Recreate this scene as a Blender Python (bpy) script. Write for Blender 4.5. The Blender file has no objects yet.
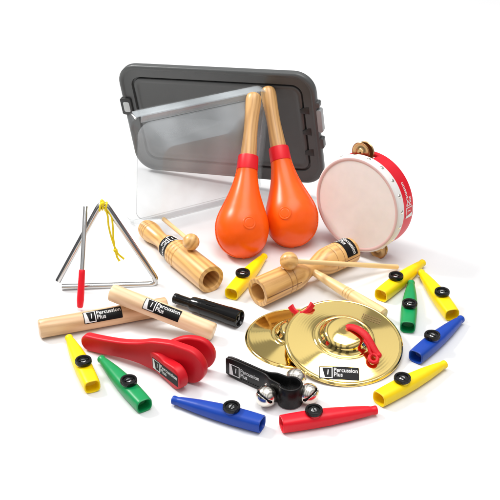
import bpy, bmesh, math, random
from mathutils import Vector, Matrix
random.seed(7)
SC = bpy.context.scene
COL = SC.collection
U = 0.01                                   # everything below is written in centimetres
PI = math.pi
sin, cos, rad = math.sin, math.cos, math.radians

# ------------------------------------------------------------------ camera
PITCH = rad(30); DIST = 155.0; FOC = 7.0 * DIST
FW = Vector((0, cos(PITCH), -sin(PITCH))); UPV = Vector((0, sin(PITCH), cos(PITCH))); RT = Vector((1, 0, 0))
CAM = -DIST * FW
def _ray(px, py): return FW + RT * ((px - 250) / FOC) - UPV * ((py - 250) / FOC)
def P(px, py, z=0.0):                       # point of the table (or at height z) seen at a pixel
    d = _ray(px, py); return CAM + d * ((z - CAM.z) / d.z)
def PY(px, py, y):                          # point at depth y
    d = _ray(px, py); return CAM + d * ((y - CAM.y) / d.y)
cam_d = bpy.data.cameras.new('camera'); cam = bpy.data.objects.new('camera', cam_d); COL.objects.link(cam)
cam.location = CAM * U
cam.rotation_euler = (PI / 2 - PITCH, 0, 0)
cam_d.sensor_width = 36; cam_d.lens = 36 * FOC / 500
cam_d.clip_start = 0.05; cam_d.clip_end = 100
SC.camera = cam

# ------------------------------------------------------------------ materials
def nt(name):
    m = bpy.data.materials.new(name); m.use_nodes = True
    return m, m.node_tree.nodes, m.node_tree.links, m.node_tree.nodes['Principled BSDF']
def setp(b, **k):
    for a, v in k.items():
        a = a.replace('_', ' ')
        b.inputs[a].default_value = v
def c4(c): return (c[0], c[1], c[2], 1)
def bump(n, l, b, scale, strength, dist=0.0003, detail=3, mapping=None):
    tc = n.new('ShaderNodeTexCoord'); no = n.new('ShaderNodeTexNoise'); no.inputs['Scale'].default_value = scale
    no.inputs['Detail'].default_value = detail
    if mapping:
        mp = n.new('ShaderNodeMapping'); mp.inputs['Scale'].default_value = mapping
        l.new(tc.outputs['Object'], mp.inputs['Vector']); l.new(mp.outputs['Vector'], no.inputs['Vector'])
    else: l.new(tc.outputs['Object'], no.inputs['Vector'])
    bp = n.new('ShaderNodeBump'); bp.inputs['Strength'].default_value = strength; bp.inputs['Distance'].default_value = dist
    l.new(no.outputs['Fac'], bp.inputs['Height']); l.new(bp.outputs['Normal'], b.inputs['Normal'])
    return no
def plastic(name, col, rough=0.35, sss=0.0, bs=120, bst=0.15, var=0.08, spec=0.36, coat=0.0):
    m, n, l, b = nt(name)
    setp(b, Base_Color=c4(col), Roughness=rough, Specular_IOR_Level=spec, Coat_Weight=coat)
    if sss:
        setp(b, Subsurface_Weight=sss, Subsurface_Scale=0.004)
        b.inputs['Subsurface Radius'].default_value = (1, .4, .2)
    no = bump(n, l, b, bs, bst)
    mx = n.new('ShaderNodeMixRGB'); mx.inputs[1].default_value = c4([c * (1 - var) for c in col]); mx.inputs[2].default_value = c4([min(1, c * (1 + var)) for c in col])
    n2 = n.new('ShaderNodeTexNoise'); n2.inputs['Scale'].default_value = 60
    tc = n.new('ShaderNodeTexCoord'); l.new(tc.outputs['Object'], n2.inputs['Vector'])
    l.new(n2.outputs['Fac'], mx.inputs[0]); l.new(mx.outputs[0], b.inputs['Base Color'])
    return m
def metal(name, col, rough=0.12, aniso=0.0, bst=0.05, bs=300):
    m, n, l, b = nt(name)
    setp(b, Base_Color=c4(col), Metallic=1.0, Roughness=rough)
    bump(n, l, b, bs, bst, 0.0002)
    n2 = n.new('ShaderNodeTexNoise'); n2.inputs['Scale'].default_value = 45; n2.inputs['Detail'].default_value = 5
    tc = n.new('ShaderNodeTexCoord'); l.new(tc.outputs['Object'], n2.inputs['Vector'])
    mr = n.new('ShaderNodeMapRange'); mr.inputs['To Min'].default_value = rough * .7; mr.inputs['To Max'].default_value = rough * 1.5
    l.new(n2.outputs['Fac'], mr.inputs['Value']); l.new(mr.outputs[0], b.inputs['Roughness'])
    return m
def wood(name, light, dark, rough=0.4, ring=1.0, coat=0.2):
    m, n, l, b = nt(name)
    tc = n.new('ShaderNodeTexCoord')
    mp = n.new('ShaderNodeMapping'); mp.inputs['Scale'].default_value = (7, 60, 60)
    l.new(tc.outputs['Object'], mp.inputs['Vector'])
    no = n.new('ShaderNodeTexNoise'); no.inputs['Scale'].default_value = 1.0; no.inputs['Detail'].default_value = 6; no.inputs['Distortion'].default_value = 0.6
    l.new(mp.outputs[0], no.inputs['Vector'])
    mp2 = n.new('ShaderNodeMapping'); mp2.inputs['Scale'].default_value = (25, 420, 420)
    l.new(tc.outputs['Object'], mp2.inputs['Vector'])
    nf = n.new('ShaderNodeTexNoise'); nf.inputs['Scale'].default_value = 1.0; nf.inputs['Detail'].default_value = 3
    l.new(mp2.outputs[0], nf.inputs['Vector'])
    mp3 = n.new('ShaderNodeMapping'); mp3.inputs['Scale'].default_value = (6, 95 * ring, 70 * ring); mp3.inputs['Location'].default_value = (.3, .35, .2)
    l.new(tc.outputs['Object'], mp3.inputs['Vector'])
    wv = n.new('ShaderNodeTexWave'); wv.wave_type = 'BANDS'; wv.bands_direction = 'DIAGONAL'; wv.inputs['Scale'].default_value = 0.8; wv.inputs['Distortion'].default_value = 4.0
    wv.inputs['Detail'].default_value = 3; wv.inputs['Detail Scale'].default_value = .6
    l.new(mp3.outputs[0], wv.inputs['Vector'])
    a1 = n.new('ShaderNodeMath'); a1.operation = 'MULTIPLY_ADD'; a1.inputs[1].default_value = .45
    l.new(no.outputs['Fac'], a1.inputs[0])
    a0 = n.new('ShaderNodeMath'); a0.operation = 'MULTIPLY'; a0.inputs[1].default_value = .3; l.new(wv.outputs['Fac'], a0.inputs[0])
    l.new(a0.outputs[0], a1.inputs[2])
    a2 = n.new('ShaderNodeMath'); a2.operation = 'MULTIPLY_ADD'; a2.inputs[1].default_value = .35
    l.new(nf.outputs['Fac'], a2.inputs[0]); l.new(a1.outputs[0], a2.inputs[2])
    cr = n.new('ShaderNodeValToRGB'); cr.color_ramp.elements[0].position = .28; cr.color_ramp.elements[0].color = c4(dark)
    cr.color_ramp.elements[1].position = .66; cr.color_ramp.elements[1].color = c4(light)
    l.new(a2.outputs[0], cr.inputs[0]); l.new(cr.outputs[0], b.inputs['Base Color'])
    setp(b, Roughness=rough, Coat_Weight=coat, Coat_Roughness=.25)
    bp = n.new('ShaderNodeBump'); bp.inputs['Strength'].default_value = .25; bp.inputs['Distance'].default_value = .0002
    l.new(nf.outputs['Fac'], bp.inputs['Height']); l.new(bp.outputs[0], b.inputs['Normal'])
    return m
def clear(name, tint, milk, rough=.04, refl=1.0):
    m = bpy.data.materials.new(name); m.use_nodes = True; n = m.node_tree.nodes; l = m.node_tree.links
    for x in list(n): n.remove(x)
    out = n.new('ShaderNodeOutputMaterial'); tr = n.new('ShaderNodeBsdfTransparent'); tr.inputs[0].default_value = c4(tint)
    gl = n.new('ShaderNodeBsdfGlossy'); gl.inputs['Roughness'].default_value = rough; gl.inputs['Color'].default_value = (refl, refl, refl, 1)
    df = n.new('ShaderNodeBsdfDiffuse'); df.inputs[0].default_value = (.85, .88, .9, 1)
    lw = n.new('ShaderNodeLayerWeight'); lw.inputs['Blend'].default_value = .5
    pw = n.new('ShaderNodeMath'); pw.operation = 'POWER'; pw.inputs[1].default_value = 4; l.new(lw.outputs['Facing'], pw.inputs[0])
    fr = n.new('ShaderNodeMath'); fr.operation = 'MULTIPLY_ADD'; fr.inputs[1].default_value = .35; fr.inputs[2].default_value = .025; l.new(pw.outputs[0], fr.inputs[0])
    m1 = n.new('ShaderNodeMixShader'); m2 = n.new('ShaderNodeMixShader')
    no = n.new('ShaderNodeTexNoise'); no.inputs['Scale'].default_value = 14; tc = n.new('ShaderNodeTexCoord'); l.new(tc.outputs['Object'], no.inputs['Vector'])
    mm = n.new('ShaderNodeMath'); mm.operation = 'MULTIPLY'; mm.inputs[1].default_value = milk * 2; l.new(no.outputs['Fac'], mm.inputs[0])
    l.new(mm.outputs[0], m1.inputs[0]); l.new(tr.outputs[0], m1.inputs[1]); l.new(df.outputs[0], m1.inputs[2])
    l.new(fr.outputs[0], m2.inputs[0]); l.new(m1.outputs[0], m2.inputs[1]); l.new(gl.outputs[0], m2.inputs[2])
    l.new(m2.outputs[0], out.inputs[0])
    return m
M = {
 'yellow': plastic('yellow_plastic', (.95, .66, .002), .38, .15),
 'green': plastic('green_plastic', (.004, .29, .085), .36, .1),
 'blue': plastic('blue_plastic', (.006, .055, .38), .36, .1),
 'red': plastic('red_plastic', (.78, .004, .018), .38, .1),
 'black': plastic('black_plastic', (.004, .004, .004), .22, spec=.32),
 'gloss_black': plastic('glossy_black_plastic', (.004, .004, .004), .13, bst=.03),
 'orange': plastic('orange_plastic', (.96, .115, .003), .3, .15, bs=60, bst=.05),
 'collar': plastic('red_tape', (.75, .01, .02), .4),
 'redpaint': plastic('red_painted_wood', (.62, .005, .014), .42, bs=90, bst=.25),
 'redshell': plastic('red_lacquer', (.72, .005, .018), .35),
 'strap': plastic('red_leather', (.66, .006, .014), .5, bs=500, bst=.6),
 'leather': plastic('black_leather', (.004, .004, .004), .36, bs=700, bst=.5, spec=.3),
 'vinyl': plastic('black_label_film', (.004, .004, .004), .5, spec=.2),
 'ink': plastic('white_print', (.82, .82, .8), .5, var=.02),
 'lid': plastic('grey_lid_plastic', (.082, .085, .084), .32, bs=400, bst=.12, var=.05),
 'liddark': plastic('dark_grey_plastic', (.028, .028, .027), .4),
 'maple': wood('lacquered_tan_wood', (.80, .47, .165), (.50, .245, .07), .32),
 'mapledark': wood('dark_brown_wood', (.25, .11, .035), (.16, .06, .02), .5),  # darker brown wood for the ring grooves and slot strips
 'pale': wood('pale_beech_wood', (.88, .65, .40), (.72, .47, .25), .45),
 'tan': wood('tan_beech_wood', (.76, .50, .28), (.56, .33, .16), .45),
 'stick': wood('beater_wood', (.88, .63, .31), (.74, .47, .20), .45),
 'ashwood': wood('oiled_handle_wood', (.68, .39, .15), (.42, .21, .07), .38, 1.6),
 'chrome': metal('polished_steel', (.58, .58, .57), .12),
 'nickel': metal('nickel', (.78, .74, .66), .17),
 'brass': metal('polished_brass', (.90, .68, .24), .075, bst=.12, bs=60),
 'bronze': metal('dull_bronze', (.55, .36, .17), .28),
 'skin': plastic('drum_skin', (.90, .82, .79), .42, .3, bs=35, bst=.35, var=.06),
 'skinedge': plastic('drum_skin_edge', (.70, .48, .46), .5, bs=40, bst=.2),
 'band': plastic('white_band', (.80, .77, .74), .5),
 'cord': plastic('yellow_cord', (.85, .66, .01), .6, bs=800, bst=.8),
 'clear': clear('clear_plastic', (.975, .98, .985), .19, refl=.12),
 'clearrim': clear('clear_plastic_rim', (.975, .98, .98), .04, refl=.4),
 'clearbar': clear('clear_plastic_flange', (.90, .93, .945), .22, refl=.8),
 'latchgrey': plastic('grey_latch', (.34, .35, .35), .35),
 'latch': plastic('white_latch', (.50, .51, .50), .4),
}

def brass_rings(m):
    n = m.node_tree.nodes; l = m.node_tree.links; b = n['Principled BSDF']
    tc = n.new('ShaderNodeTexCoord'); wv = n.new('ShaderNodeTexWave'); wv.wave_type = 'RINGS'; wv.rings_direction = 'Z'
    wv.inputs['Scale'].default_value = 95; wv.inputs['Distortion'].default_value = .4; wv.inputs['Detail'].default_value = 2
    l.new(tc.outputs['Object'], wv.inputs['Vector'])
    old = b.inputs['Normal'].links[0].from_socket
    bp = n.new('ShaderNodeBump'); bp.inputs['Strength'].default_value = .09; bp.inputs['Distance'].default_value = .00006
    l.new(wv.outputs['Fac'], bp.inputs['Height']); l.new(old, bp.inputs['Normal']); l.new(bp.outputs[0], b.inputs['Normal'])
brass_rings(M['brass'])
# ------------------------------------------------------------------ builders
def link(name, bm, m, parent=None, smooth=40, mat=None, norm=True):
    me = bpy.data.meshes.new(name)
    if norm: bmesh.ops.recalc_face_normals(bm, faces=bm.faces)
    for v in bm.verts: v.co *= U
    bm.to_mesh(me); bm.free()
    for p in me.polygons: p.use_smooth = True
    me.set_sharp_from_angle(angle=rad(smooth))
    me.materials.append(m)
    o = bpy.data.objects.new(name, me); COL.objects.link(o)
    if parent: o.parent = parent
    if mat is not None: o.matrix_local = mat
    return o
def tag(o, label, cat, group=None, kind=None):
    if label: o['label'] = label
    if cat: o['category'] = cat
    if group: o['group'] = group
    if kind: o['kind'] = kind
    return o
def frame(o, x, z=(0, 0, 1)):               # matrix (cm) with x axis along x, z as near z as it can be
    x = Vector(x).normalized(); z = Vector(z); y = z.cross(x).normalized(); z = x.cross(y)
    m = Matrix((x, y, z)).transposed().to_4x4(); m.translation = Vector(o) * U
    return m
def thing(name, label, cat, mat, group=None):
    o = bpy.data.objects.new(name, None); COL.objects.link(o); o.empty_display_size = .02
    o.matrix_world = mat
    return tag(o, label, cat, group)
def grid(bm, rows, closed_u=False, closed_v=False):
    vs = [[bm.verts.new(p) for p in r] for r in rows]
    nr, nc = len(vs), len(vs[0])
    for i in range(nr if closed_u else nr - 1):
        for j in range(nc if closed_v else nc - 1):
            a, b, c, d = vs[i][j], vs[i][(j + 1) % nc], vs[(i + 1) % nr][(j + 1) % nc], vs[(i + 1) % nr][j]
            try: bm.faces.new((a, b, c, d))
            except ValueError: pass
    return vs
def lathe(prof, n=64, bm=None, cap0=True, cap1=True, a0=0, a1=2 * PI):
    """profile of (x, r) turned round the x axis"""
    bm = bm or bmesh.new(); full = abs(a1 - a0 - 2 * PI) < 1e-6
    rows = []
    for x, r in prof:
        r = max(r, 1e-4)
        rows.append([(x, r * cos(a0 + (a1 - a0) * k / n), r * sin(a0 + (a1 - a0) * k / n)) for k in range(n if full else n + 1)])
    vs = grid(bm, rows, closed_v=full)
    if cap0 and prof[0][1] > 1e-3: bm.faces.new(vs[0])
    if cap1 and prof[-1][1] > 1e-3: bm.faces.new(vs[-1])
    bmesh.ops.remove_doubles(bm, verts=bm.verts, dist=2e-4)
    return bm
def smoothprof(pts, k=6):
    """Catmull-Rom through the profile points"""
    out = []
    for i in range(len(pts) - 1):
        p0 = pts[max(i - 1, 0)]; p1 = pts[i]; p2 = pts[i + 1]; p3 = pts[min(i + 2, len(pts) - 1)]
        for j in range(k):
            t = j / k
            out.append(tuple(.5 * ((2 * b) + (-a + c) * t + (2 * a - 5 * b + 4 * c - d) * t * t + (-a + 3 * b - 3 * c + d) * t ** 3) for a, b, c, d in zip(p0, p1, p2, p3)))
    out.append(tuple(pts[-1]))
    return out
def tube(pts, r, n=16, bm=None, closed=False, caps=True):
    bm = bm or bmesh.new(); pts = [Vector(p) for p in pts]; N = len(pts); rows = []
    t0 = (pts[1] - pts[0]).normalized(); nrm = t0.orthogonal().normalized()
    for i, p in enumerate(pts):
        if closed: t = (pts[(i + 1) % N] - pts[i - 1]).normalized()
        else: t = (pts[min(i + 1, N - 1)] - pts[max(i - 1, 0)]).normalized()
        nrm = (nrm - t * nrm.dot(t)).normalized(); b = t.cross(nrm)
        rr = r[i] if isinstance(r, (list, tuple)) else r
        rows.append([tuple(p + nrm * rr * cos(2 * PI * k / n) + b * rr * sin(2 * PI * k / n)) for k in range(n)])
    vs = grid(bm, rows, closed_u=closed, closed_v=True)
    if caps and not closed: bm.faces.new(vs[0]); bm.faces.new(vs[-1])
    return bm
def ribbon(pts, wdir, width, thick, bm=None, closed=False, rnd=.3):
    """rounded strap swept along pts; wdir: width direction (or list)"""
    bm = bm or bmesh.new(); pts = [Vector(p) for p in pts]; N = len(pts); rows = []
    for i, p in enumerate(pts):
        if closed: t = (pts[(i + 1) % N] - pts[i - 1]).normalized()
        else: t = (pts[min(i + 1, N - 1)] - pts[max(i - 1, 0)]).normalized()
        w = Vector(wdir[i] if isinstance(wdir, list) else wdir); w = (w - t * w.dot(t)).normalized(); nn = t.cross(w)
        W = (width[i] if isinstance(width, list) else width) / 2; T = thick / 2; c = min(T, W) * rnd
        prof = [(W, T - c), (W - c, T), (-W + c, T), (-W, T - c), (-W, -T + c), (-W + c, -T), (W - c, -T), (W, -T + c)]
        rows.append([tuple(p + w * a + nn * b) for a, b in prof])
    vs = grid(bm, rows, closed_u=closed, closed_v=True)
    if not closed: bm.faces.new(vs[0]); bm.faces.new(vs[-1])
    return bm
def ball(c, r, bm=None, nu=32, nv=20, sq=(1, 1, 1)):
    bm = bm or bmesh.new()
    rows = [[(c[0] + r * sq[0] * cos(PI * i / nv) if False else c[0] + r * sq[0] * sin(PI * i / nv) * cos(2 * PI * j / nu), c[1] + r * sq[1] * sin(PI * i / nv) * sin(2 * PI * j / nu), c[2] + r * sq[2] * cos(PI * i / nv)) for j in range(nu)] for i in range(nv + 1)]
    grid(bm, rows, closed_v=True); bmesh.ops.remove_doubles(bm, verts=bm.verts, dist=1e-4)
    return bm
def inset_loop(pts, d):
    n = len(pts); out = []
    for i in range(n):
        a = Vector(pts[i - 1]); b = Vector(pts[i]); c = Vector(pts[(i + 1) % n])
        e = (c - a); nn = Vector((-e.y, e.x)); nn.normalize(); out.append(tuple(b + nn * d))
    return out
def slab(outline, thick, bev=.15, steps=4, bm=None):
    """outline: ccw (x,z) loop; board of thickness along y, centred, with rounded edges"""
    bm = bm or bmesh.new(); rows = []
    seq = [(bev * (1 - sin(PI / 2 * k / steps)), -thick / 2 + bev * (1 - cos(PI / 2 * k / steps))) for k in range(steps + 1)]
    seq = seq + [(a, -b) for a, b in reversed(seq)]
    for ins, y in seq:
        rows.append([(p[0], y, p[1]) for p in inset_loop(outline, ins)])
    vs = grid(bm, rows, closed_v=True)
    bm.faces.new(vs[0]); bm.faces.new(vs[-1])
    return bm
def rrect(w, h, r, n=8):
    out = []
    for cx, cy, a in ((w / 2 - r, h / 2 - r, 0), (-w / 2 + r, h / 2 - r, 90), (-w / 2 + r, -h / 2 + r, 180), (w / 2 - r, -h / 2 + r, 270)):
        for k in range(n + 1):
            t = rad(a + 90 * k / n); out.append((cx + r * cos(t), cy + r * sin(t)))
    return out
def box(bm, x0, x1, y0, y1, z0, z1):
    vs = [bm.verts.new((x, y, z)) for x in (x0, x1) for y in (y0, y1) for z in (z0, z1)]
    for f in ((0, 1, 3, 2), (4, 6, 7, 5), (0, 4, 5, 1), (2, 3, 7, 6), (0, 2, 6, 4), (1, 5, 7, 3)): bm.faces.new([vs[i] for i in f])
    return bm

# ---- lettering: flat glyph mesh in (u, v), cut fine enough to bend over the surface it is printed on
def text_bm(body, size, u, v, bold=.012):
    cu = bpy.data.curves.new('lettering', 'FONT'); cu.body = body; cu.size = size; cu.space_line = .78; cu.offset = bold * size; cu.resolution_u = 3
    ob = bpy.data.objects.new('lettering', cu); COL.objects.link(ob)
    dg = bpy.context.evaluated_depsgraph_get(); me = bpy.data.meshes.new_from_object(ob.evaluated_get(dg))
    bpy.data.objects.remove(ob); bpy.data.curves.remove(cu)
    bm = bmesh.new(); bm.from_mesh(me); bpy.data.meshes.remove(me)
    for w in bm.verts: w.co.x += u; w.co.y += v
    return bm
def fine(bm, mx):
    bmesh.ops.triangulate(bm, faces=bm.faces)
    for _ in range(4):
        es = [e for e in bm.edges if e.calc_length() > mx]
        if not es: break
        bmesh.ops.subdivide_edges(bm, edges=es, cuts=1); bmesh.ops.triangulate(bm, faces=bm.faces)
def polys(pl):
    bm = bmesh.new()
    for p in pl: bm.faces.new([bm.verts.new((x, y, 0)) for x, y in p])
    return bm
def bend(bm, fn, off):
    for v in bm.verts: v.co = Vector(fn(v.co.x, v.co.y, off))
def patch(w, h, r, fn, off, th=.02):
    """a thin raised film (with edges) over the surface"""
    bm = bmesh.new(); o = rrect(w, h, r, 4); bm.faces.new([bm.verts.new((x, y, 0)) for x, y in o]); fine(bm, max(.12, min(w, h) / 8))
    bend(bm, fn, off)
    return bm
def maker_label(parent, w, h, fn, film=True, ink='ink', off=.03):
    """black film, white emblem with a slanted drum, two lines of lettering"""
    par = parent
    if film:
        lb = link('label', patch(w, h, h * .06, fn, off), M['vinyl'], parent, norm=False)
        par = lb
    s = h; x0 = -w / 2
    a = s * .06; k = s * .05                  # emblem: white frame, white wedge, black tapered drum
    L, R, B, T = x0 + a, x0 + a + s * .86, -h / 2 + a, h / 2 - a
    q = [[(L, B), (R, B), (R, B + k * 1.3), (L, B + k * 1.3)], [(L, T - k), (R, T - k), (R, T), (L, T)], [(R - k * 1.3, B + k * 1.3), (R, B + k * 1.3), (R, T - k), (R - k * 1.3, T - k)],
         [(L, B + k * 1.3), (L + s * .34, B + k * 1.3), (L + s * .17, T - k), (L, T - k)],
         [(L + s * .50, B + s * .28), (L + s * .56, B + s * .28), (L + s * .60, T - s * .2), (L + s * .53, T - s * .2)]]
    bm = polys(q); fine(bm, .14); bend(bm, fn, off + .012)
    link('emblem', bm, M[ink], par, norm=False)
    ts = h * .46
    bm = text_bm('Percussion\nPlus', ts, 0, 0)
    mx = max(v.co.x for v in bm.verts); avail = w - s * .86 - a - s * .16; f = min(1.12, avail / mx)
    for v in bm.verts: v.co.x = v.co.x * f + R + s * .07; v.co.y = v.co.y * 1.0 + h * .07
    fine(bm, .12); bend(bm, fn, off + .012)
    link('lettering', bm, M[ink], par, norm=False)
def on_plane(o, eu, ev):
    o, eu, ev = Vector(o), Vector(eu).normalized(), Vector(ev).normalized(); n = eu.cross(ev)
    return lambda u, v, f: o + eu * u + ev * v + n * f
def on_cyl(xc, R, ang, flip=1):
    """u along +x, v round the x axis, centred on ang (measured y->z); flip -1 turns it about"""
    return lambda u, v, f: Vector((xc + u * flip, (R + f) * cos(ang - flip * v / R), (R + f) * sin(ang - flip * v / R)))

# ------------------------------------------------------------------ ground
bm = bmesh.new(); S = 1500
n = 12
grid(bm, [[(-S + 2 * S * i / n, -S + 2 * S * j / n, 0) for j in range(n + 1)] for i in range(n + 1)])
m, nn, ll, b = nt('white_paper'); setp(b, Base_Color=(.80, .80, .80, 1), Roughness=.42, Specular_IOR_Level=.25); bump(nn, ll, b, 90, .05)
g = link('floor', bm, m); g['kind'] = 'structure'

# ------------------------------------------------------------------ kazoos
KL = 11.2
def kz(t):                                   # t 0 (wide, open) .. 1 (mouthpiece): half width, half height, exponent
    pts = [(0, .96, .86), (.1, 1.02, .89), (.33, 1.06, .91), (.5, 1.0, .88), (.7, .83, .77), (.86, .62, .62), (.925, .53, .54), (.94, .46, .48), (.965, .46, .48), (.97, .52, .53), (1, .50, .51)]
    for i in range(len(pts) - 1):
        if t <= pts[i + 1][0] + 1e-9:
            f = (t - pts[i][0]) / (pts[i + 1][0] - pts[i][0]); return [pts[i][k] + (pts[i + 1][k] - pts[i][k]) * f for k in (1, 2)]
    return pts[-1][1:]
def sup(w, h, n, k=40, cz=0, x=0):
    out = []
    for i in range(k):
        a = 2 * PI * i / k; c, s = cos(a), sin(a)
        out.append((x, w * math.copysign(abs(c) ** (2 / n), c), cz + h * math.copysign(abs(s) ** (2 / n), s)))
    return out
def make_kazoo(color):
    t = bpy.data.objects.new('kazoo', None); COL.objects.link(t); t.empty_display_size = .02
    rows = []
    ts = [i / 60 for i in range(61)]
    w, h = kz(0)
    for dx, k in ((1.3, .55), (1.2, .74), (.5, .80), (.1, .82), (.02, .86)): rows.append(sup(w * k, h * k, 3.0, cz=.88, x=-KL / 2 + dx))
    rows.append(sup(w * .96, h * .96, 3.0, cz=.88, x=-KL / 2))
    for q in ts:
        w, h = kz(q); rows.append(sup(w, h, 3.0 - .9 * q, cz=.88 - .20 * q * q, x=-KL / 2 + .05 + q * (KL - .1)))
    w, h = kz(1); cz = .68
    rows.append(sup(w * .9, h * .9, 2.1, cz=cz, x=KL / 2)); rows.append(sup(w * .6, h * .6, 2.1, cz=cz, x=KL / 2)); rows.append(sup(w * .5, h * .5, 2.1, cz=cz, x=KL / 2 - .8))
    bm = bmesh.new(); vs = grid(bm, rows, closed_v=True); bm.faces.new(vs[0]); bm.faces.new(vs[-1])
    link('body', bm, M[color], t, 50)
    X = -KL / 2 + .335 * KL
    mt = Matrix.Translation(Vector((X, 0, 1.66)) * U) @ Matrix.Rotation(-PI / 2, 4, 'Y')
    hub = link('turret_collar', lathe([(-.1, .84), (.22, .82), (.25, .8)], 40), M[color], t, mat=mt)
    pr = [(.16, .86), (.17, .93), (.22, .965), (.58, .965), (.64, .94), (.66, .88), (.66, .72), (.6, .66), (.48, .62), (.46, .40), (.46, 0)]
    bm = lathe(pr, 48)
    for k in range(36):                       # milled rim
        a = 2 * PI * k / 36; tube([(.24, .965 * cos(a), .965 * sin(a)), (.58, .965 * cos(a), .965 * sin(a))], .025, 5, bm)
    cap = link('turret_cap', bm, M['black'], t, mat=mt)
    bm = lathe([(.47, .34), (.50, .30), (.485, .15), (.49, 0)], 24)
    link('membrane', bm, M['chrome'], cap)
    bm = bmesh.new(); box(bm, .47, .54, -.6, .6, -.06, .06)
    link('crossbar', bm, M['black'], cap)
    return t
KZ = [  # colour, wide end px, narrow end px, label
 ('yellow', (91, 383), (70, 340), 'yellow kazoo below the left end of the tan clave, leftmost of all the kazoos'),
 ('green', (141, 401), (104, 362), 'green kazoo below the handle of the red wooden clapper'),
 ('blue', (261, 423), (174, 400), 'blue kazoo at the front, between the green kazoo and the red one'),
 ('red', (283, 423), (375, 410), 'bright red kazoo lying in front of the sleigh bells, the only red kazoo'),
 ('yellow', (381, 397), (443, 365), 'yellow kazoo in front of the brass cymbals, at the front right'),
 ('blue', (416, 356), (461, 319), 'blue kazoo at the far right, beside the front brass cymbal'),
 ('green', (408, 324), (411, 285), 'green kazoo at the right, lying between two yellow kazoos and a blue one'),
 ('yellow', (383, 293), (421, 264), 'yellow kazoo in front of the tambourine, touching the tip of the thin beater'),
 ('yellow', (450, 311), (423, 275), 'yellow kazoo behind the far right blue kazoo and right of a green one'),
 ('yellow', (234, 290), (262, 259), 'yellow kazoo between the two wooden tone blocks, in front of the orange maracas'),
]
proto = {}
def copy_tree(o, parent=None):
    c = o.copy(); COL.objects.link(c)
    if parent: c.parent = parent
    for ch in list(o.children): copy_tree(ch, c)
    return c
for col, a, b2, lab in KZ:
    A, B = P(*a, 1.0), P(*b2, .7)
    if col not in proto: proto[col] = make_kazoo(col); o = proto[col]
    else: o = copy_tree(proto[col])
    c = (A + B) / 2; c.z = 0.0; d = B - A
    o.location = c * U; o.rotation_euler = (0, 0, math.atan2(d.y, d.x))
    tag(o, lab, 'kazoo', 'kazoos scattered on the white surface')

# ------------------------------------------------------------------ claves
CR = 1.18
def clave(label, A, B, mat, uc, w, R, ang):
    L = (B - A).length
    t = thing('clave', label, 'clave', frame((A + B) / 2, B - A), 'pair of claves')
    e = [(0, .0), (.0, R - .22), (.05, R - .1), (.18, R)]
    pr = [(-L / 2 + x, r) for x, r in e] + [(-L / 2 + L * k / 12, R) for k in range(1, 12)] + [(L / 2 - x, r) for x, r in reversed(e)]
    link('stick', lathe(pr, 56), mat, t)
    maker_label(t, w, w * .34, on_cyl(uc, R, ang))
A, B = P(39, 329, 1.2), P(167, 306, 1.2)
clave('tan wooden clave lying flat on the surface beneath the paler one', A, B, M['tan'], -(B - A).length / 2 + 8.0, 4.9, 1.2, rad(128))
A, B = P(111, 292, 4.3), P(214, 332, 1.15)
clave('pale wooden clave resting crosswise on top of the tan one', A, B, M['pale'], 0.1, 4.9, 1.12, rad(126))

# ------------------------------------------------------------------ triangle and its beater
tr = Vector(P(157, 282, .4)); tl = Vector(P(61, 287, .4))
ux = (tr - tl).normalized(); uz = Vector((ux.y * -.16, ux.x * .16, 0)) + Vector((0, 0, 1)); uz.normalize()
TN = ux.cross(uz)
def TP(px, py):
    d = _ray(px, py); k = (tr - CAM).dot(TN) / d.dot(TN); return CAM + d * k
Tm = frame(tl, ux, uz); Tmi = frame(Vector(tl), ux, uz).inverted()
def loc(m, p): return (m.inverted() @ (Vector(p) * U)) / U
t = thing('triangle', 'shiny steel triangle standing upright with a yellow cord at its top', 'triangle', Tm)
pts = [TP(58, 281), TP(99, 207.5), TP(106, 207), TP(156.5, 277.5), TP(154, 283.5), TP(62, 287)]
def rounded(pts, r, n=8):
    out = [Vector(pts[0])]
    for i in range(1, len(pts) - 1):
        a, b, c = map(Vector, pts[i - 1:i + 2]); r1 = min(r, (a - b).length * .45, (c - b).length * .45)
        p, q = b + (a - b).normalized() * r1, b + (c - b).normalized() * r1
        for k in range(n + 1):
            s = k / n; out.append(p * (1 - s) ** 2 + b * 2 * s * (1 - s) + q * s * s)
    return out + [Vector(pts[-1])]
pp = [loc(Tm, p) for p in rounded([TP(58, 281), TP(102.5, 200), TP(159.5, 284), TP(62, 287)], 1.5, 10)]
link('rod', tube(pp, .41, 20), M['chrome'], t)
ap = loc(Tm, TP(103, 205))
bm = bmesh.new()
for k in range(3):
    c = ap + Vector(((k - 1) * .38, 0, -.1 - .12 * abs(k - 1)))
    tube([c + Vector((0.12 * sin(a), .52 * cos(a), .52 * sin(a))) for a in [2 * PI * j / 16 for j in range(16)]], .15, 8, bm, closed=True)
ball(ap + Vector((0, -.5, .35)), .3, bm, 12, 8); ball(ap + Vector((-.1, -.2, .62)), .24, bm, 12, 8)
def TL(px, py, off=-.3): v = loc(Tm, TP(px, py)); v.y += off; return v
def cat(pts, k=6): return [Vector(p) for p in smoothprof([tuple(p) for p in pts], k)]
tube(cat([TL(104, 206), TL(107.5, 214), TL(108.5, 224), TL(111, 235), TL(115, 247), TL(117, 249)]), .13, 8, bm)
tube(cat([TL(106, 207), TL(111.5, 216), TL(113, 228), TL(113.5, 238), TL(115, 248), TL(116, 250)]), .13, 8, bm)
ball(TL(115.5, 249.5), .30, bm, 12, 8); ball(TL(116.5, 251.5), .24, bm, 12, 8)
tube(cat([TL(116, 250), TL(119, 254), TL(124, 258)]), [.14] * 12 + [.2], 8, bm)
tube(cat([TL(116, 251), TL(117, 256), TL(119.5, 260)]), [.14] * 12 + [.2], 8, bm)
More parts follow.
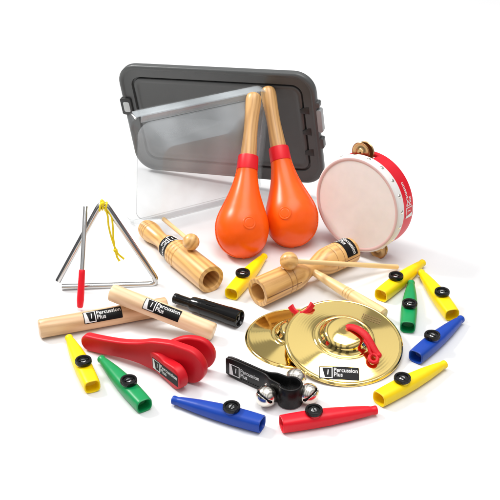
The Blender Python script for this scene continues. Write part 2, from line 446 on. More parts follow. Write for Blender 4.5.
link('cord', bm, M['cord'], t)
bA = P(80, 308, .45); bB = PY(85.5, 206, (tl.y + tr.y) / 2 + .9)
mt = frame(bA, bB - bA, (0, -1, 0)); L = (bB - bA).length
t = thing('triangle_beater', 'thin steel rod beater with a red grip, leaning on the left of the triangle', 'beater', mt)
link('rod', lathe([(3, .28), (L - .08, .30), (L, .24), (L, 0)], 24), M['chrome'], t)
link('grip', lathe([(0, 0), (0, .25), (.15, .38), (1.0, .48), (4.5, .42), (4.9, .40), (5.0, .33)], 24), M['red'], t)

# ------------------------------------------------------------------ tone blocks (turned wood) and beaters
def tone_block(label, A, B, prof, bore, grooves, lab, slit, facet=0):
    mt = frame(A, B - A)
    t = thing('tone_block', label, 'tone block', mt, 'wooden tone blocks')
    pr = []
    for x, r in smoothprof(prof, 8):
        for g0 in grooves:
            dx = abs(x - g0)
        pr.append((x, r))
    # fine resampling with V grooves
    xs = []; x = pr[0][0]
    out = []
    def rad_at(x):
        for i in range(len(pr) - 1):
            if pr[i][0] <= x <= pr[i + 1][0] and pr[i + 1][0] > pr[i][0]:
                f = (x - pr[i][0]) / (pr[i + 1][0] - pr[i][0]); return pr[i][1] + f * (pr[i + 1][1] - pr[i][1])
        return pr[-1][1]
    X = prof[-1][0]; N = 260
    for i in range(N + 1):
        x = prof[0][0] + (X - prof[0][0]) * i / N; r = rad_at(x)
        for g0 in grooves:
            d = abs(x - g0)
            if d < .16: r -= .10 * (1 - d / .16)
        out.append((x, r))
    R = out[-1][1]; out = [(prof[0][0], 0)] + out
    out += [(X + .06, R - .08), (X + .06, bore + .06), (X, bore), (X - 6.5, bore * .96), (X - 6.8, 0)]
    link('body', lathe(out, 72), M['maple'], t, 35)
    for g0 in grooves:
        r = rad_at(g0) - .085; link('ring_groove', lathe([(g0 - .05, r + .0), (g0, r + .012), (g0 + .05, r)], 72, cap0=False, cap1=False), M['mapledark'], t)
    for x0, x1, a in slit or ():
        bm = bmesh.new(); rows = []
        for i in range(25):
            x = x0 + (x1 - x0) * i / 24; r = rad_at(min(x, X)) + .012; dr = .07 / r
            for g0 in grooves:
                if abs(x - g0) < .16: r -= .0
            rows.append([(x, (r - .2) * cos(a - dr), (r - .2) * sin(a - dr)), (x, r * cos(a - dr), r * sin(a - dr)), (x, r * cos(a + dr), r * sin(a + dr)), (x, (r - .2) * cos(a + dr), (r - .2) * sin(a + dr))])
        grid(bm, rows); link('slot', bm, M['mapledark'], t)  # dark strip proud of the body, painted in for the slot's shade
    xc, w, arc, ang, flip = lab               # film wrapped round the neck, lettering runs round it
    def fn(u, v, f):
        x = xc + v * flip; r = rad_at(x) + f; a = ang + flip * u / rad_at(xc); return Vector((x, r * cos(a), r * sin(a)))
    maker_label(t, arc, w, fn, off=.03)
    return t, mt
A, B = P(147, 229, 1.45), P(211, 279.5, 1.9); L = (B - A).length; d = (B - A).normalized()
A0 = A - d * .9
LL = (B - A0).length
profL = [(0, .75), (.3, 1.15), (1.2, 1.42), (2.4, 1.45), (3.6, 1.25), (5.0, 1.10), (6.0, 1.2), (6.8, 1.5), (7.4, 1.62), (9.1, 1.70), (9.5, 1.93), (11, 1.93), (14, 1.93), (LL, 1.93)]
tone_block('wooden tone block with a ribbed rounded handle, standing left of the orange maracas', A0, B, profL, 1.25, [.7, 1.2, 1.7, 2.2, 9.9, 10.6, 11.3], (8.15, 1.75, 5.2, rad(140), 1), None)
A, B = P(352, 249.5, 1.9), P(258, 292.5, 1.95); LL = (B - A).length
profR = [(0, 1.55), (.3, 1.85), (1.2, 1.95), (3.2, 1.95), (5.2, 1.85), (6.8, 1.35), (7.8, 1.05), (8.8, 1.2), (10.2, 1.75), (11.4, 1.93), (14, 1.95), (LL, 1.95)]
tR, mR = tone_block('double ended wooden tone block with side handle, in front of the right maraca', A, B, profR, 1.3, [3.2, 4.4, LL - 4.4, LL - 5.3], (1.75, 2.0, 5.0, rad(88), -1), [(LL - 6.0, LL + .055, rad(2)), (.0, 3.6, rad(2))])
h0 = A + (B - A).normalized() * 8.2; h0.z = 1.9; h1 = P(384.5, 316, .95)
hm = frame(h0, h1 - h0); HL = (h1 - h0).length
out = [(.4, .42), (1.5, .5), (3, .6), (5, .68), (6.5, .74)]
for g0 in (6.9, 7.4, 7.9): out += [(g0 - .12, .78), (g0, .70), (g0 + .12, .78)]
out += [(9, .83), (HL - .8, .95), (HL - .25, .9), (HL, .55), (HL + .02, 0)]
link('handle', lathe(out, 32), M['stick'], tR, 30, mat=mR.inverted() @ hm)
def beater(label, c, e, rb, rs):
    mt = frame(c, e - c); L = (e - c).length
    t = thing('wooden_beater', label, 'beater', mt, 'wooden beaters of the tone blocks')
    link('ball', ball((0, 0, 0), rb, sq=(1, 1, 1)), M['maple'], t)
    link('stick', lathe([(rb * .9, rs), (L * .5, rs * 1.05), (L - .1, rs * 1.1), (L, rs * .8), (L, 0)], 20), M['stick'], t)
beater('wooden beater with its round ball on the left tone block and its stick pointing away', P(191, 242, 4.85), P(163.5, 219, 2.2), 1.16, .29)
beater('wooden beater lying across the right tone block with its thin stick pointing right', P(289, 261, 4.9), P(398, 267, .45), 1.22, .32)

# ------------------------------------------------------------------ black whistle
A, B = P(174.5, 298, .95), P(240, 319, 1.12); L = (B - A).length
t = thing('siren_whistle', 'glossy black plastic whistle lying behind the right end of the pale clave', 'whistle', frame(A, B - A))
link('body', lathe([(2.6, .66), (2.75, .9), (2.95, .98), (4.3, 1.0), (4.33, 1.06), (4.6, 1.07), (4.64, 1.03), (8.2, 1.1), (8.24, 1.14), (L - .1, 1.16), (L, 1.1), (L, .95), (L - .12, .9), (L - .3, .84), (L - .3, .3), (L - .15, .25), (L - .15, 0)], 48), M['gloss_black'], t, 30)
link('mouthpiece', lathe([(.25, 0), (.25, .35), (0, .4), (-.02, .55), (.06, .68), (.5, .70), (.55, .66), (2.5, .62), (2.9, .66)], 40), M['gloss_black'], t, 30)
bm = bmesh.new(); box(bm, 5.2, 6.6, -.5, -.3, 1.0, 1.07)
link('air_slot', bm, M['vinyl'], t)

# ------------------------------------------------------------------ red clapper
def board_outline(stations, cap=16):
    """stations: (x, zc, half) -> ccw outline with rounded ends"""
    st = smoothprof([tuple(s) for s in stations], 6)
    top = [(x, zc + h) for x, zc, h in st]; bot = [(x, zc - h) for x, zc, h in st]
    x0, z0, h0 = st[0]; x1, z1, h1 = st[-1]
    e = []
    for k in range(1, cap):
        a = PI / 2 - PI * k / cap; e.append((x1 + h1 * cos(a), z1 + h1 * sin(a)))
    s = []
    for k in range(1, cap):
        a = PI / 2 + PI * k / cap; s.append((x0 + h0 * cos(a), z0 + h0 * sin(a)))
    return list(reversed(top)) + s + bot + list(reversed(e))
Ag, Bg = P(92, 350, 0), P(200, 384.5, 0); AB = Bg - Ag; L = AB.length
ma = frame(Ag, AB)
t = thing('clapper', 'red wooden hand clapper with three boards fanned open and a long handle', 'clapper', ma)
ol = board_outline([(-.1, 1.2, 1.12), (1.5, 1.35, 1.12), (4.5, 1.75, 1.18), (7.0, 2.1, 1.5), (9.0, 2.35, 2.05), (11.5, 2.5, 2.42), (L - 2.6, 2.5, 2.44), (L - 1.5, 2.5, 2.4)])
link('handle_board', slab(ol, 1.15, .28), M['redpaint'], t, 60)
s0, e0 = P(155.5, 370, 0), P(184.5, 392.5, 0); v = e0 - s0; Lf = v.length
mf = ma.inverted() @ frame(s0, v)
olf = board_outline([(.6, 1.9, 1.22), (1.5, 1.85, 1.38), (2.5, 1.70, 1.27), (3.4, 1.64, 1.38), (4.1, 1.62, 1.48), (Lf - 1.4, 1.62, 1.5)])
fb = link('front_board', slab(olf, 1.3, .25), M['redpaint'], t, 60, mat=mf)
maker_label(fb, 5.0, 1.6, on_plane((Lf / 2 + .05, -.65, 1.66), (1, 0, 0), (0, 0, 1)), off=.015)
s1, e1 = P(166, 364, 0), P(209, 371, 0); v1 = e1 - s1; Lb = v1.length
mb = ma.inverted() @ frame(s1, v1)
olb = board_outline([(.2, 2.2, 1.0), (1.1, 2.3, 1.5), (2.1, 2.4, 1.95), (3.1, 2.45, 2.2), (Lb - 1.35, 2.45, 2.24)])
link('rear_board', slab(olb, .95, .3), M['redpaint'], t, 60, mat=mb)
h = loc(ma, (s0 + Vector((.5, .3, 1.6))))
link('cord', tube([h + Vector((0.25 * cos(a), 1.35 * sin(a) + .2, .5 * cos(a))) for a in [2 * PI * k / 20 for k in range(20)]], .12, 8, closed=True), M['strap'], t)

# ------------------------------------------------------------------ sleigh bells
hA = P(227.5, 374.5, 0); LC = Vector((4.58, -35.05, 0)); lr = 1.3
d = (LC - hA); dl = d.length; mt = frame(hA, d); t = thing('sleigh_bells', 'black leather strap handle with three nickel jingle bells round its loop', 'jingle bells', mt)
SW = 2.7
pth = [(.0, -.16, 0), (dl * .35, -.17, 0), (dl - 3.4, -.22, 0), (dl - 2.3, -.7, 0)]
for k in range(0, 17):
    a = rad(-140 + 280 * k / 16); pth.append((dl + lr * cos(a), lr * sin(a) * 1.0, 0))
pth += [(dl - 2.3, .7, 0), (dl - 3.4, .22, 0), (dl * .35, .17, 0), (.0, .16, 0)]
pth = cat(pth, 4); 
for p in pth: p.z = SW / 2 + .08
wd = [SW if p.x > 1 else SW - .5 * (1 - max(p.x, 0)) ** 2 for p in pth]
bm = ribbon(pth, (0, 0, 1), wd, .27, rnd=.5)
for zz in (.5, SW - .16):                   # stitched seams
    for yy in (-.31,):
        x = .5
        while x < dl - 3.2:
            tube([(x, yy, zz), (x + .2, yy - .01, zz)], .028, 5, bm); x += .34
link('strap', bm, M['leather'], t, 50)
riv = [(dl - 3.0, -.48, 1.5)]
bm = bmesh.new()
for r in riv: ball(r, .24, bm, 16, 8, (1, .5, 1))
link('rivet', bm, M['nickel'], t)
link('rivet', ball((dl + lr - .25, 0.3, 1.75), .3, None, 16, 8, (.5, 1, 1)), M['nickel'], t)
maker_label(t, 4.6, 1.75, on_plane((2.75, -.31, SW / 2 - .05), (1, 0, 0), (0, 0, 1)), film=False, off=.02)
mti = mt.inverted()
def bell(p, face, tilt):
    br = 1.24
    q = (mti @ (Vector(p) * U)) / U
    fx = Vector(face).normalized(); R3 = mti.to_3x3()
    m2 = mti @ frame(Vector(p), fx, (0, 0, 1)); m2 = m2 @ Matrix.Rotation(tilt, 4, 'X')
    bm = bmesh.new(); rows = []
    nv, nu = 40, 64
    def rr(th, ph):                           # slot across the front (+x), ends with round holes; equator rib
        return br * (1 + (.025 if abs(th - PI / 2) < .05 else 0))
    vs = {}
    for i in range(nv + 1):
        for j in range(nu):
            th, ph = PI * i / nv, 2 * PI * j / nu
            r = rr(th, ph); vs[i, j] = bm.verts.new((r * cos(th), r * sin(th) * cos(ph), r * sin(th) * sin(ph)))
    for i in range(nv):
        for j in range(nu):
            th, ph = PI * (i + .5) / nv, 2 * PI * (j + .5) / nu
            x, y, z = cos(th), sin(th) * cos(ph), sin(th) * sin(ph)
            hole = x > .2 and ((abs(z) < .09 and abs(y) < .74) or math.hypot(abs(y) - .74, z) < .17)
            if hole: continue
            try: bm.faces.new((vs[i, j], vs[i, (j + 1) % nu], vs[i + 1, (j + 1) % nu], vs[i + 1, j]))
            except ValueError: pass
    bmesh.ops.remove_doubles(bm, verts=bm.verts, dist=1e-4)
    o = link('bell', bm, M['nickel'], t, 60, mat=m2)
    md = o.modifiers.new('shell', 'SOLIDIFY'); md.thickness = .0008; md.offset = -1
    link('clapper_ball', ball((.2, 0, -.5), .34, None, 16, 10), M['nickel'], o)
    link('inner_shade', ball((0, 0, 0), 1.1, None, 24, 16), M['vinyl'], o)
bell(P(266, 396.5, 1.27), (-.25, -.8, .55), rad(-28))
bell(P(308.5, 394, 1.27), (.25, -.8, .5), rad(32))
bell(LC + Vector((.75, 2.85, 1.3)), (.3, .9, .5), rad(20))

# ------------------------------------------------------------------ cymbals
CRD = 7.3
cprof = [(0, 2.12), (.9, 2.08), (1.8, 1.98), (2.3, 1.85), (2.6, 1.6), (2.8, 1.25), (3.0, .95), (3.25, .78), (3.45, .80), (3.6, .80), (3.8, .70), (4.5, .56), (5.3, .42), (6.1, .29), (6.8, .19), (7.0, .22), (7.15, .16), (7.3, .02)]
cs = smoothprof(cprof, 6)
def ch(r):
    for i in range(len(cs) - 1):
        if cs[i][0] <= r <= cs[i + 1][0]:
            f = (r - cs[i][0]) / max(1e-6, cs[i + 1][0] - cs[i][0]); return cs[i][1] + f * (cs[i + 1][1] - cs[i][1])
    return cs[-1][1]
def cymbal(label, C, nrm, scale=1):
    mt = frame(C, Vector((1, 0, 0)) - nrm * nrm.x, nrm)
    t = thing('cymbal', label, 'cymbal', mt, 'pair of brass cymbals')
    bm = bmesh.new(); rows = []
    th = .1; N = 128
    for r, h in cs: rows.append([(max(r, 1e-4) * scale * cos(2 * PI * k / N), max(r, 1e-4) * scale * sin(2 * PI * k / N), h * scale) for k in range(N)])
    for r, h in reversed(cs): rows.append([(max(r, 1e-4) * scale * cos(2 * PI * k / N), max(r, 1e-4) * scale * sin(2 * PI * k / N), h * scale - th) for k in range(N)])
    grid(bm, rows, closed_v=True); bmesh.ops.remove_doubles(bm, verts=bm.verts, dist=2e-4)
    link('plate', bm, M['brass'], t, 60)
    return t, mt
c1 = P(298, 337.5, .1); c1.z = .05
t1, m1 = cymbal('brass cymbal lying flat, half hidden under the other one', c1, Vector((0, 0, 1)), .91)
a = rad(16); az = rad(14); tl_ = rad(11.5)
nrm = Vector((sin(tl_) * sin(az), -sin(tl_) * cos(az), cos(tl_)))
bot = P(362, 385.5, .12)
dn = Vector((nrm.x, nrm.y, 0)).normalized(); down = (dn - nrm * dn.dot(nrm)).normalized()
c2 = bot - down * CRD
t2, m2 = cymbal('brass cymbal tilted up on the other one, with a black label near its front edge', c2, nrm)
lc = loc(m2, c2 + Vector((0, 0, 0)))
def cym_pt(px, py):
    d = _ray(px, py); k = (c2 + nrm * .3 - CAM).dot(nrm) / d.dot(nrm); return loc(m2, CAM + d * k)
q = cym_pt(339, 373.5); ang = rad(-2)
def fn(u, v, f):
    x = q.x + u * cos(ang) - v * sin(ang); y = q.y + u * sin(ang) + v * cos(ang); r = math.hypot(x, y); return Vector((x, y, ch(r) + f))
maker_label(t2, 4.75, 1.75, fn, off=.05)
bm = polys([[(3.0 + i * .22, 4.0 + j * .42), (3.0 + i * .22 + .13, 4.0 + j * .42), (3.0 + i * .22 + .13, 4.0 + j * .42 + .28), (3.0 + i * .22, 4.0 + j * .42 + .28)] for i in range(11) for j in range(3)])
q1 = cym_pt(371.5, 319.5)
def fs(u, v, f):
    x = q1.x + (u - 4.2) * .94 + (v - 4.6) * .34; y = q1.y - (u - 4.2) * .34 + (v - 4.6) * .94; rr_ = math.hypot(x, y); return Vector((x, y, ch(rr_) + f))
bend(bm, fs, .022); link('stamp', bm, M['bronze'], t2, norm=False)
def CP(px, py, h):
    d = _ray(px, py); k = (c2 + nrm * h - CAM).dot(nrm) / d.dot(nrm); return loc(m2, CAM + d * k)
pp = cat([CP(346.5, 328, 2.25), CP(351, 327, 2.35), CP(359, 330, 2.4), CP(366, 336, 2.2), CP(371, 344, 1.75), CP(376, 352, 1.3), CP(380, 356, 1.1)], 6)
wdl = []
for i in range(len(pp)):
    tt = (pp[min(i + 1, len(pp) - 1)] - pp[max(i - 1, 0)]).normalized(); wdl.append(tt.cross(Vector((0, -.35, 1))))
N = len(pp)
bm = ribbon(pp, wdl, [.5 + .48 * max(0, sin(PI * min(1, .08 + .9 * i / N))) ** .6 for i in range(N)], .34, rnd=.9)
link('strap', bm, M['strap'], t2, 60)
bm = tube(cat([CP(364, 340, 2.0), CP(368, 346, 1.7), CP(370, 352, 1.35), CP(372, 355, 1.2)], 5), .2, 8)
q0 = CP(373.5, 358.5, 1.0)
tube([q0 + Vector((.5 * cos(a), .52 * sin(a), .12 * sin(a))) for a in [2 * PI * k / 24 for k in range(24)]], .23, 10, bm, closed=True)
ball(CP(379, 355.5, 1.15), .34, bm, 12, 8)
link('strap_loop', bm, M['strap'], t2)
k1 = loc(m1, P(302, 310, 3.4)); 
pb = cat([loc(m1, P(290.5, 306, 3.1)), loc(m1, P(294, 311, 2.7)), loc(m1, P(301, 314, 2.6)), loc(m1, P(308, 310.5, 3.1)), loc(m1, P(312.5, 304, 3.6))], 6)
bm = ribbon(pb, [Vector((0, .5, .85)) for _ in pb], [.62 + .3 * abs(i / (len(pb) - 1) - .5) * 2 for i in range(len(pb))], .36, rnd=.9)
ball(pb[len(pb) // 2], .42, bm, 16, 10, (1, .8, .9))
link('strap', bm, M['strap'], t1)

# ------------------------------------------------------------------ maracas
mprof = [(0, 0), (.12, .9), (.5, 1.85), (1.2, 2.75), (2.3, 3.45), (3.6, 3.78), (4.6, 3.80), (5.8, 3.55), (7.2, 3.02), (8.8, 2.40), (10.4, 1.90), (12.0, 1.55), (13.2, 1.42), (13.6, 1.40)]
ms = smoothprof(mprof, 6)
def mrad(x):
    for i in range(len(ms) - 1):
        if ms[i][0] <= x <= ms[i + 1][0] and ms[i + 1][0] > ms[i][0]:
            f = (x - ms[i][0]) / (ms[i + 1][0] - ms[i][0]); return ms[i][1] + f * (ms[i + 1][1] - ms[i][1])
    return ms[-1][1]
def maraca(label, H, T, spin):
    ax = (T - H).normalized(); O = H - ax * 4.3; mt = frame(O, ax, (0, -1, .3)) @ Matrix.Rotation(spin, 4, 'X'); L = (T - O).length
    t = thing('maraca', label, 'maraca', mt, 'pair of orange maracas')
    hd = link('head', lathe(ms, 72), M['orange'], t, 60)
    bm = bmesh.new()
    for s in (0, PI):                          # moulded seam with stitches, all round the head
        path = [Vector((x, (r + .02) * cos(s), (r + .02) * sin(s))) for x, r in ms[3:-2]]
        tube(path, .09, 8, bm)
        acc = 0
        for i in range(1, len(path)):
            acc += (path[i] - path[i - 1]).length
            if acc > .42:
                acc = 0; p = path[i]; nn = Vector((0, cos(s), sin(s))); w = Vector((0, -sin(s), cos(s)))
                tube([p - w * (.2 + .04 * random.random()) - nn * .03, p + nn * .05, p + w * .2 - nn * .03], .05, 6, bm)
    link('seam', bm, M['orange'], hd, 60)
    bm = bmesh.new(); rows = []                # round moulded badge
    for k, (rr, off) in enumerate(((0, .05), (.55, .05), (.62, .05), (.68, .02), (.74, .06), (.84, .09), (.92, .07), (.98, -.02))):
        rows.append([Vector((4.3 + rr * cos(a), 0, 0)) + Vector((0, (mrad(4.3 + rr * cos(a)) + off) * cos(PI / 2 + rr * sin(a) / 3.8), (mrad(4.3 + rr * cos(a)) + off) * sin(PI / 2 + rr * sin(a) / 3.8))) for a in [2 * PI * j / 40 for j in range(40)]])
    grid(bm, rows, closed_v=True); bmesh.ops.remove_doubles(bm, verts=bm.verts, dist=1e-4)
    link('badge', bm, M['orange'], hd, 60)
    link('collar', lathe([(12.75, 1.35), (12.78, 1.52), (12.95, 1.54), (14.7, 1.47), (14.85, 1.43), (14.87, 1.1)], 48), M['collar'], t)
    HP = smoothprof([(14.6, 1.2), (16.5, 1.09), (18.5, 1.0), (20.5, 1.02), (L - 2, 1.13), (L - 1.0, 1.13), (L - .4, .95), (L - .08, .5)], 6)
    link('handle', lathe(HP + [(L, .2), (L, 0)], 40), M['ashwood'], t)
H1 = P(242, 228, 3.72); T1 = PY(254, 92.5, 13.2); H2 = P(291.5, 217.5, 3.72); T2 = PY(267, 86.5, 15.9)
maraca('orange maraca on the left, its handle leaning back on the clear tub', H1, T1, rad(14))
maraca('orange maraca on the right, nearer the tambourine, its handle tip crossing the other', H2, T2, rad(-12))

# ------------------------------------------------------------------ tambourine
n3 = Vector((.64, .766, -.07)).normalized(); TC = P(356.5, 205.0, 7.75); TR_, TDp = 6.62, 3.7
mt = frame(TC, n3, (0, 0, 1))
t = thing('tambourine', 'red tambourine with a white skin and brass jingles, standing on its edge at the right', 'tambourine', mt)
# local x = backwards, y = left, z = up ; angle measured from up towards the viewer's right
def tp(a, R, x): return Vector((x, -R * sin(a), R * cos(a)))
JA = [rad(-9), rad(155)]
def in_slot(a, x):
    if not (1.35 < x < 2.95): return False
    for j in JA:
        d = (a - j + PI) % (2 * PI) - PI
        if abs(d) < .30: return True
    return False
bm = bmesh.new(); NA = 180; xs = [.3, .8, 1.3, 1.4, 1.9, 2.4, 2.9, 3.0, 3.5, TDp - .1, TDp]
vs = [[bm.verts.new(tp(2 * PI * k / NA, TR_ - (.12 if x == TDp else 0), x)) for k in range(NA)] for x in xs]
for i in range(len(xs) - 1):
    for k in range(NA):
        if in_slot(2 * PI * (k + .5) / NA, (xs[i] + xs[i + 1]) / 2): continue
        bm.faces.new((vs[i][k], vs[i][(k + 1) % NA], vs[i + 1][(k + 1) % NA], vs[i + 1][k]))
sh = link('shell', bm, M['redshell'], t)
md = sh.modifiers.new('wall', 'SOLIDIFY'); md.thickness = .005; md.offset = 0
prb = [(1.25, TR_ + .27), (1.22, TR_ + .34), (.2, TR_ + .36), (.03, TR_ + .28), (-.05, TR_ + .12)]
def lath2(prof, N=128, caps=False):
    bm = bmesh.new(); rows = [[tp(2 * PI * k / N, r, x) for k in range(N)] for x, r in prof]
    vs = grid(bm, rows, closed_v=True)
    if caps: bm.faces.new(vs[-1])
    return bm
link('band', lath2([(1.25, TR_ + .1)] + prb), M['band'], t, 50)
link('skin_edge', lath2([(-.05, TR_ + .14), (-.10, TR_ + .02), (-.09, TR_ - .12), (-.03, TR_ - .26), (0.02, TR_ - .32)]), M['skinedge'], t)
bm = lath2([(.015, TR_ - .28), (.03, TR_ - 1.0), (.035, TR_ - 3), (.04, .01)]); bmesh.ops.remove_doubles(bm, verts=bm.verts, dist=.02)
link('skin', bm, M['skin'], t)
for k in range(19):
    a = 2 * PI * (k + .35) / 19
    bm = lathe([(.0, .30), (.05, .27), (.11, .16), (.13, 0)], 16)
    o = link('tack', bm, M['nickel'], t, mat=frame(tp(a, TR_ + .34, .68), (0, -sin(a), cos(a)), (1, 0, 0)))
for j in JA:
    for s, dx in ((0, -.28), (1, .28)):
        bm = bmesh.new(); sg = -1 if s == 0 else 1
        bm = lathe([(0, .12), (sg * .22, .14), (sg * .22, .5), (sg * .05, .62), (0, 1.1), (sg * .04, 1.35), (sg * .14, 1.42), (sg * .1, 1.46), (-sg * .04, 1.36), (-sg * .05, .6), (sg * .1, .4), (sg * .1, .12)], 40, cap0=False, cap1=False)
        link('jingle', bm, M['bronze'], t, 50, mat=Matrix.Translation(tp(j + (.02 if s else -.02), TR_ + .45, 2.1 + dx) * U))
    link('pin', tube([tp(j, TR_ - .05, 1.3), tp(j, TR_ - .05, 3.05)], .08, 8), M['nickel'], t)
def fn(u, v, f):
    a = rad(72) - u / TR_; return tp(a, TR_ + .25 + f, 2.62 - v)
# on the shell the lettering runs upward, the emblem lowest
maker_label(t, 5.2, 1.75, fn, film=False, off=.03)

# ------------------------------------------------------------------ grey lid
TLc = Vector((-20.567, 24.729, 18.428)); TRc = Vector((9.213, 13.348, 21.193)); BRc = Vector((11.656, 15.27, 2.791)); BLc = Vector((-18.123, 26.651, .026))
lc = (TLc + TRc + BRc + BLc) / 4; ex = (TRc - TLc).normalized(); ez = (TLc - BLc).normalized()
ml = frame(lc + Vector((0, 0, .35)), ex, ez); W, Hh = 32.0, 18.9
t = thing('plastic_cover', 'dark grey plastic lid standing on edge behind the clear tub and the maracas', 'lid', ml)
bm = bmesh.new(); rows = []
for ins, y in ((1.2, .7), (.35, .7), (.1, .6), (0, .35), (0, -.35), (.12, -.5), (.35, -.6), (.55, -.58), (.7, -.36), (.85, -.3), (1.9, -.3), (2.0, -.26), (2.06, .25), (2.3, .28), (2.36, -.1), (2.5, -.16), (2.9, -.16), (3.0, -.05)):
    rows.append([(x, y, z) for x, z in rrect(W - 2 * ins, Hh - 2 * ins, max(.5, 3.2 - ins * .75), 10)])
vs = grid(bm, rows, closed_v=True); bm.faces.new(vs[0]); bm.faces.new(vs[-1])
link('panel', bm, M['lid'], t, 50)
for k, z in enumerate((3.3, -.3, -3.9)):      # three gusset notches near the right end
    bm = bmesh.new()
    pts = [(W / 2 - 2.7, z - .5), (W / 2 - 1.3, z - .6), (W / 2 - 1.3, z + .6), (W / 2 - 1.7, z + .6), (W / 2 - 2.7, z + .1)]
    slab(pts, .5, .08, 2, bm)
    link('notch', bm, M['liddark'], t, 40, mat=Matrix.Translation(Vector((0, -.12, 0)) * U))
bm = bmesh.new(); slab([(-W / 2 + 3.3, 2.3), (-W / 2 + 4.6, 2.3), (-W / 2 + 4.0, 3.6)], .06, .01, 1, bm)
link('arrow_mark', bm, M['vinyl'], t, mat=Matrix.Translation(Vector((0, .12, 0)) * U))
# latch bracket on the left, with its bright opening
bm = bmesh.new(); slab(rrect(1.9, 2.9, .35, 4), .9, .12, 2, bm)
br = link('latch_bracket', bm, M['liddark'], t, 40, mat=Matrix.Translation(Vector((-W / 2 + .55, -.35, 2.3)) * U))
bm = bmesh.new(); slab(rrect(1.05, 1.7, .25, 4), .1, .02, 2, bm)
link('latch_window', bm, M['latch'], br, 40, mat=Matrix.Translation(Vector((.1, -.48, 0)) * U))
for z0, z1, xx in ((3.9, 4.9, .05), (-.2, 3.6, .22), (-3.0, -1.2, .1)):
    bm = bmesh.new(); slab(rrect(.8, z1 - z0, .3, 4), 1.1, .15, 2, bm)
    link('latch', bm, M['latchgrey'] if z0 == -.2 else M['lid'], t, 40, mat=Matrix.Translation(Vector((W / 2 + xx, 0, (z0 + z1) / 2)) * U))

# ------------------------------------------------------------------ clear tub (open side away, leaning under the lid)
RC = P(266.5, 84, 18.95); LCn = P(126, 113, 18.95)
RC.z = LCn.z = 18.95
eu = (RC - LCn); TW = eu.length; eu.normalize()
nb = Vector((0, 0, 1)).cross(eu)             # horizontal, away from the viewer
ev = (Vector((0, 0, 1)) - nb * .17).normalized(); TH = 18.9 / ev.z
oc = (RC + LCn) / 2 - ev * (TH / 2)
mtb = frame(oc, eu, ev)
t = thing('storage_tub', 'clear plastic tub on its side behind the maracas, in front of the grey lid', 'tub', mtb)
def tubrows(seq, sx=0):
    rows = []
    for ins, y, shift in seq:
        rows.append([(x + shift, y, z) for x, z in rrect(TW - 2 * ins + 2 * shift, TH - 2 * ins, max(.6, 2.0 - ins * .1), 8)])
    return rows
bm = bmesh.new(); grid(bm, tubrows([(0, .15, 0), (0, -.1, 0), (0.05, -1.25, 0), (.2, -1.4, 0), (1.0, -1.5, 0), (1.1, -1.62, 0)]), closed_v=True)
rim_ = r = link('rim', bm, M['clearrim'], t, 40); md = r.modifiers.new('wall', 'SOLIDIFY'); md.thickness = .0022; md.offset = 0
bm = ribbon([(-TW / 2 + .9, -.75, TH / 2 - .02), (TW / 2 - 2.2, -.75, TH / 2 - .02)] + [(TW / 2 - 2.0 + 1.98 * sin(q), -.75, TH / 2 - 2.0 + 1.98 * cos(q)) for q in [PI / 2 * k / 8 for k in range(1, 8)]], (0, 1, 0), 1.5, .16)
ribbon([(-TW / 2 + 1.6, -1.5, TH / 2 - .55), (TW / 2 - 2.0, -1.5, TH / 2 - .55)], (0, 0, 1), 1.0, .12, bm)
link('flange', bm, M['clearbar'], rim_, 40)
bm = bmesh.new(); vs = grid(bm, tubrows([(1.12, -1.64, 0), (1.3, -1.9, 0), (2.4, -3.8, -1.2), (3.0, -5.0, -1.9), (3.3, -5.35, -2.1), (3.9, -5.5, -2.1)]), closed_v=True); bm.faces.new(vs[-1])
r = link('wall', bm, M['clear'], t, 30); md = r.modifiers.new('wall', 'SOLIDIFY'); md.thickness = .0015; md.offset = 0

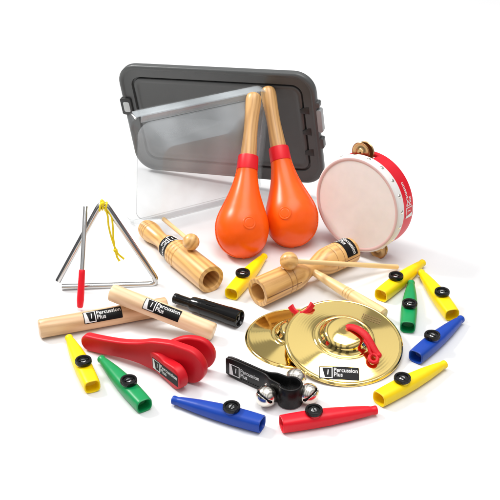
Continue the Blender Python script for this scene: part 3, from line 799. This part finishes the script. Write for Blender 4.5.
# ------------------------------------------------------------------ light: studio lamps and a surround with dark horizon and bands added for reflections
w = bpy.data.worlds.new('World'); SC.world = w; w.use_nodes = True
n = w.node_tree.nodes; l = w.node_tree.links; bg = n['Background']
tc = n.new('ShaderNodeTexCoord'); sx = n.new('ShaderNodeSeparateXYZ'); l.new(tc.outputs['Generated'], sx.inputs[0])
cr = n.new('ShaderNodeValToRGB'); e = cr.color_ramp.elements
e[0].position = 0.0; e[0].color = (.10, .10, .11, 1); e[1].position = 1; e[1].color = (1, 1, 1, 1)
x = e.new(.30); x.color = (.22, .22, .23, 1); x = e.new(.5); x.color = (.75, .75, .76, 1)
l.new(sx.outputs['Z'], cr.inputs[0])
mpw = n.new('ShaderNodeMapping'); mpw.inputs['Rotation'].default_value = (0.2, 0.1, .6); l.new(tc.outputs['Generated'], mpw.inputs['Vector'])
wvw = n.new('ShaderNodeTexWave'); wvw.inputs['Scale'].default_value = .85; wvw.inputs['Distortion'].default_value = .6; wvw.inputs['Detail'].default_value = 0; l.new(mpw.outputs[0], wvw.inputs['Vector'])
cw = n.new('ShaderNodeValToRGB'); cw.color_ramp.elements[0].position = .25; cw.color_ramp.elements[0].color = (.35, .35, .36, 1); cw.color_ramp.elements[1].position = .45; cw.color_ramp.elements[1].color = (1, 1, 1, 1)
l.new(wvw.outputs['Fac'], cw.inputs[0])
mw = n.new('ShaderNodeMixRGB'); mw.blend_type = 'MULTIPLY'; mw.inputs[0].default_value = 1; l.new(cr.outputs[0], mw.inputs[1]); l.new(cw.outputs[0], mw.inputs[2])
l.new(mw.outputs[0], bg.inputs['Color']); bg.inputs['Strength'].default_value = 1.12
def area(name, loc_, aim, size, power, col=(1, 1, 1)):
    ld = bpy.data.lights.new(name, 'AREA'); ld.shape = 'RECTANGLE'; ld.size = size[0]; ld.size_y = size[1]; ld.energy = power; ld.color = col
    o = bpy.data.objects.new(name, ld); COL.objects.link(o); o.location = loc_
    d = Vector(aim) - Vector(loc_); o.rotation_euler = d.to_track_quat('-Z', 'Y').to_euler()
    return o
area('softbox_key', (-1.5, .6, 1.7), (0, 0, 0), (.5, .5), 42, (1, .99, .97))
area('softbox_top', (.3, -.2, 2.6), (0, 0, 0), (2.0, 1.6), 46)
SC.view_settings.view_transform = 'Standard'; SC.view_settings.look = 'None'; SC.view_settings.exposure = 0.0; SC.view_settings.gamma = 1
SC.render.film_transparent = False
SC.cycles.transparent_max_bounces = 40; SC.cycles.max_bounces = 10
SC.cycles.use_denoising = True
